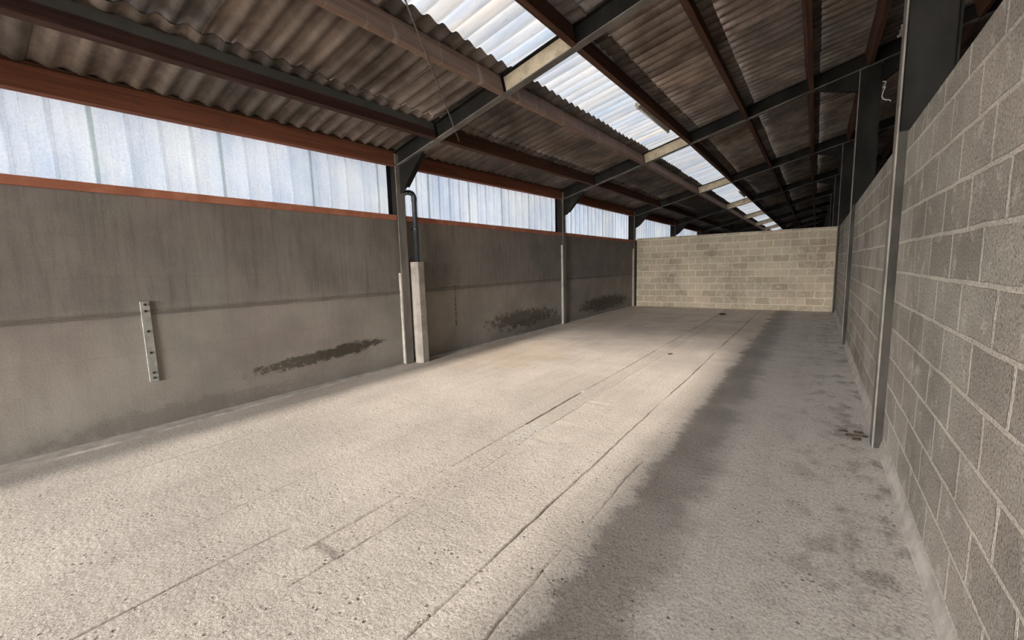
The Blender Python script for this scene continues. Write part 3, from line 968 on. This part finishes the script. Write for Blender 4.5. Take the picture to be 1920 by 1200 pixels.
# ------------------------------------------------------------------ bolted strips on the left wall
def strip(yc, z0, z1, w, mat, bolts, label, t=0.012, bm_mat=None):
    r = thing('metal_strip', label, 'metal strip', (0, yc, z0), None)
    bm = bmesh.new(); box(bm, 0.0, t + 0.004, yc - w / 2, yc + w / 2, z0, z1, 0.003)
    o = obj('plate', bm, mat, r)
    for z in bolts:
        bm = bmesh.new()
        cyl(bm, (t, yc, z), (t + 0.007, yc, z), 0.0135, 14)
        cyl(bm, (t + 0.004, yc, z), (t + 0.016, yc, z), 0.0085, 6)
        obj('bolt', bm, bm_mat or M['dark'], r)
    return r
strip(1.41, 0.52, 1.40, 0.082, M['zinc'], (1.365, 1.295, 1.075, 0.840, 0.618, 0.562), 'pale galvanised strip with six dark bolts on the nearest left wall panel')
strip(6.24, 0.53, 1.33, 0.035, M['dull_strip'], (1.31, 1.25, 1.05, 0.95, 0.86, 0.76, 0.60, 0.55), 'thin dull strip of bolts on the left wall beyond the pipe casing', t=0.004)

# small plug holes with washers left of the strip
for z in (0.885, 0.855):
    pass

# ------------------------------------------------------------------ fluorescent battens along the skylight edge
def batten(y0, y1, label):
    ym = (y0 + y1) / 2
    x = 3.32
    r = thing('strip_light', label, 'ceiling light', (x, ym, under(x, ym)), 'unlit tube lights at the skylight edge')
    def zz(y): return under(x, y) + 0.02
    bm = bmesh.new()
    hexa(bm, [(x - 0.03, y0, zz(y0)), (x + 0.055, y0, zz(y0)), (x + 0.055, y1, zz(y1)), (x - 0.03, y1, zz(y1)),
              (x - 0.03, y0, zz(y0) + 0.05), (x + 0.055, y0, zz(y0) + 0.05), (x + 0.055, y1, zz(y1) + 0.05), (x - 0.03, y1, zz(y1) + 0.05)])
    obj('housing', bm, M['lamp_body'], r)
    bm = bmesh.new(); cyl(bm, (x + 0.01, y0 + 0.03, zz(y0) - 0.028), (x + 0.01, y1 - 0.03, zz(y1) - 0.028), 0.019, 14)
    obj('tube', bm, M['glass_tube'], r, True)
    for y in (y0 + 0.015, y1 - 0.015):
        bm = bmesh.new(); box(bm, x - 0.012, x + 0.032, y - 0.015, y + 0.015, zz(y) - 0.055, zz(y) + 0.004, 0.003)
        obj('tube_holder', bm, M['lamp_body'], r)
batten(7.25, 9.05, 'long unlit tube light under the skylight, in the nearer bay')
batten(18.8, 20.2, 'unlit tube light under the skylight, far bay beyond the end wall')

# ------------------------------------------------------------------ hanging wire and twine
bm = bmesh.new()
A = Vector((1.066, 5.36, 3.70)); B = Vector((2.86, 2.72, 3.985)); D = Vector((3.372, 2.25, 4.12))
pts = []
for i in range(15):
    t = i / 14
    p = A.lerp(B, t); p.z -= 0.05 * math.sin(math.pi * t); p.x += 0.03 * math.sin(math.pi * t)
    pts.append(p)
pts += [B.lerp(D, 0.5), D]
tube(bm, pts, 0.0085, 8)
tag(obj('hanging_wire', bm, M['wire'], None, True), 'thin slack wire crossing under the skylight beam near the first rafter', 'wire')

yr = YR[4]
bm = bmesh.new()
rp = [(6.655, yr - 0.09, 4.72), (6.70, yr - 0.10, 4.70), (6.68, yr - 0.12, 4.64), (6.66, yr - 0.10, 4.60), (6.70, yr - 0.11, 4.62), (6.67, yr - 0.12, 4.55),
      (6.655, yr - 0.10, 4.47), (6.675, yr - 0.10, 4.42), (6.72, yr - 0.11, 4.39), (6.76, yr - 0.12, 4.38), (6.78, yr - 0.12, 4.35)]
sm = []
for i in range(len(rp) - 1):
    a, b = Vector(rp[i]), Vector(rp[i + 1])
    for t in (0, 0.33, 0.66): sm.append(a.lerp(b, t))
sm.append(Vector(rp[-1]))
tube(bm, sm, 0.009, 7)
tag(obj('twine', bm, M['rope'], None, True), 'short scrap of white twine tied high on the second right column', 'twine')

# ------------------------------------------------------------------ loose bits on the floor
def pebble(x, y, r, label, flat=0.5, ang=0.0, long=1.0):
    bm = bmesh.new()
    bmesh.ops.create_icosphere(bm, subdivisions=2, radius=1.0)
    for v in bm.verts:
        d = 1 + 0.25 * nz(v.co.x * 1.7 + x * 9, v.co.y * 1.7 + y * 5, v.co.z * 1.7)
        v.co = Vector((v.co.x * r * long * d, v.co.y * r * d, v.co.z * r * flat * d))
    bmesh.ops.rotate(bm, verts=bm.verts[:], cent=(0, 0, 0), matrix=Matrix.Rotation(ang, 3, 'Z'))
    for v in bm.verts: v.co += Vector((x, y, r * flat * 0.8))
    return tag(obj('debris', bm, M['dark']), label, 'debris')
pebble(3.54, 14.6, 0.07, 'dark lump of dirt on the floor near the end wall', 0.45, 0.4, 1.6)
pebble(3.76, 7.83, 0.030, 'tiny dark clod on the sunlit floor beside the long joint', 0.5, 0.2)
litter = [(6.24, 4.84), (6.19, 4.92), (6.28, 4.95), (6.15, 5.02), (6.26, 5.05)]
for i, (lx, ly) in enumerate(litter):
    bm = bmesh.new()
    m_ = 9
    c0 = bm.verts.new((lx, ly, 0.014))
    ring = []
    for a in range(m_):
        t = 2 * math.pi * a / m_
        rr = 0.030 * (0.6 + 0.5 * abs(math.sin(a * 2.3 + i)))
        ring.append(bm.verts.new((lx + rr * math.cos(t) * 1.5, ly + rr * math.sin(t), 0.004 + 0.010 * abs(nz(a * 1.7, i * 3.1)))))
    for a in range(m_): bm.faces.new((c0, ring[a], ring[(a + 1) % m_]))
    o = obj('dead_leaf', bm, M['leaf'])
    md = o.modifiers.new('thickness', 'SOLIDIFY'); md.thickness = 0.002
    tag(o, 'dry brown leaf on the floor at the foot of the nearest right column', 'leaf', 'dry leaves at the column foot')
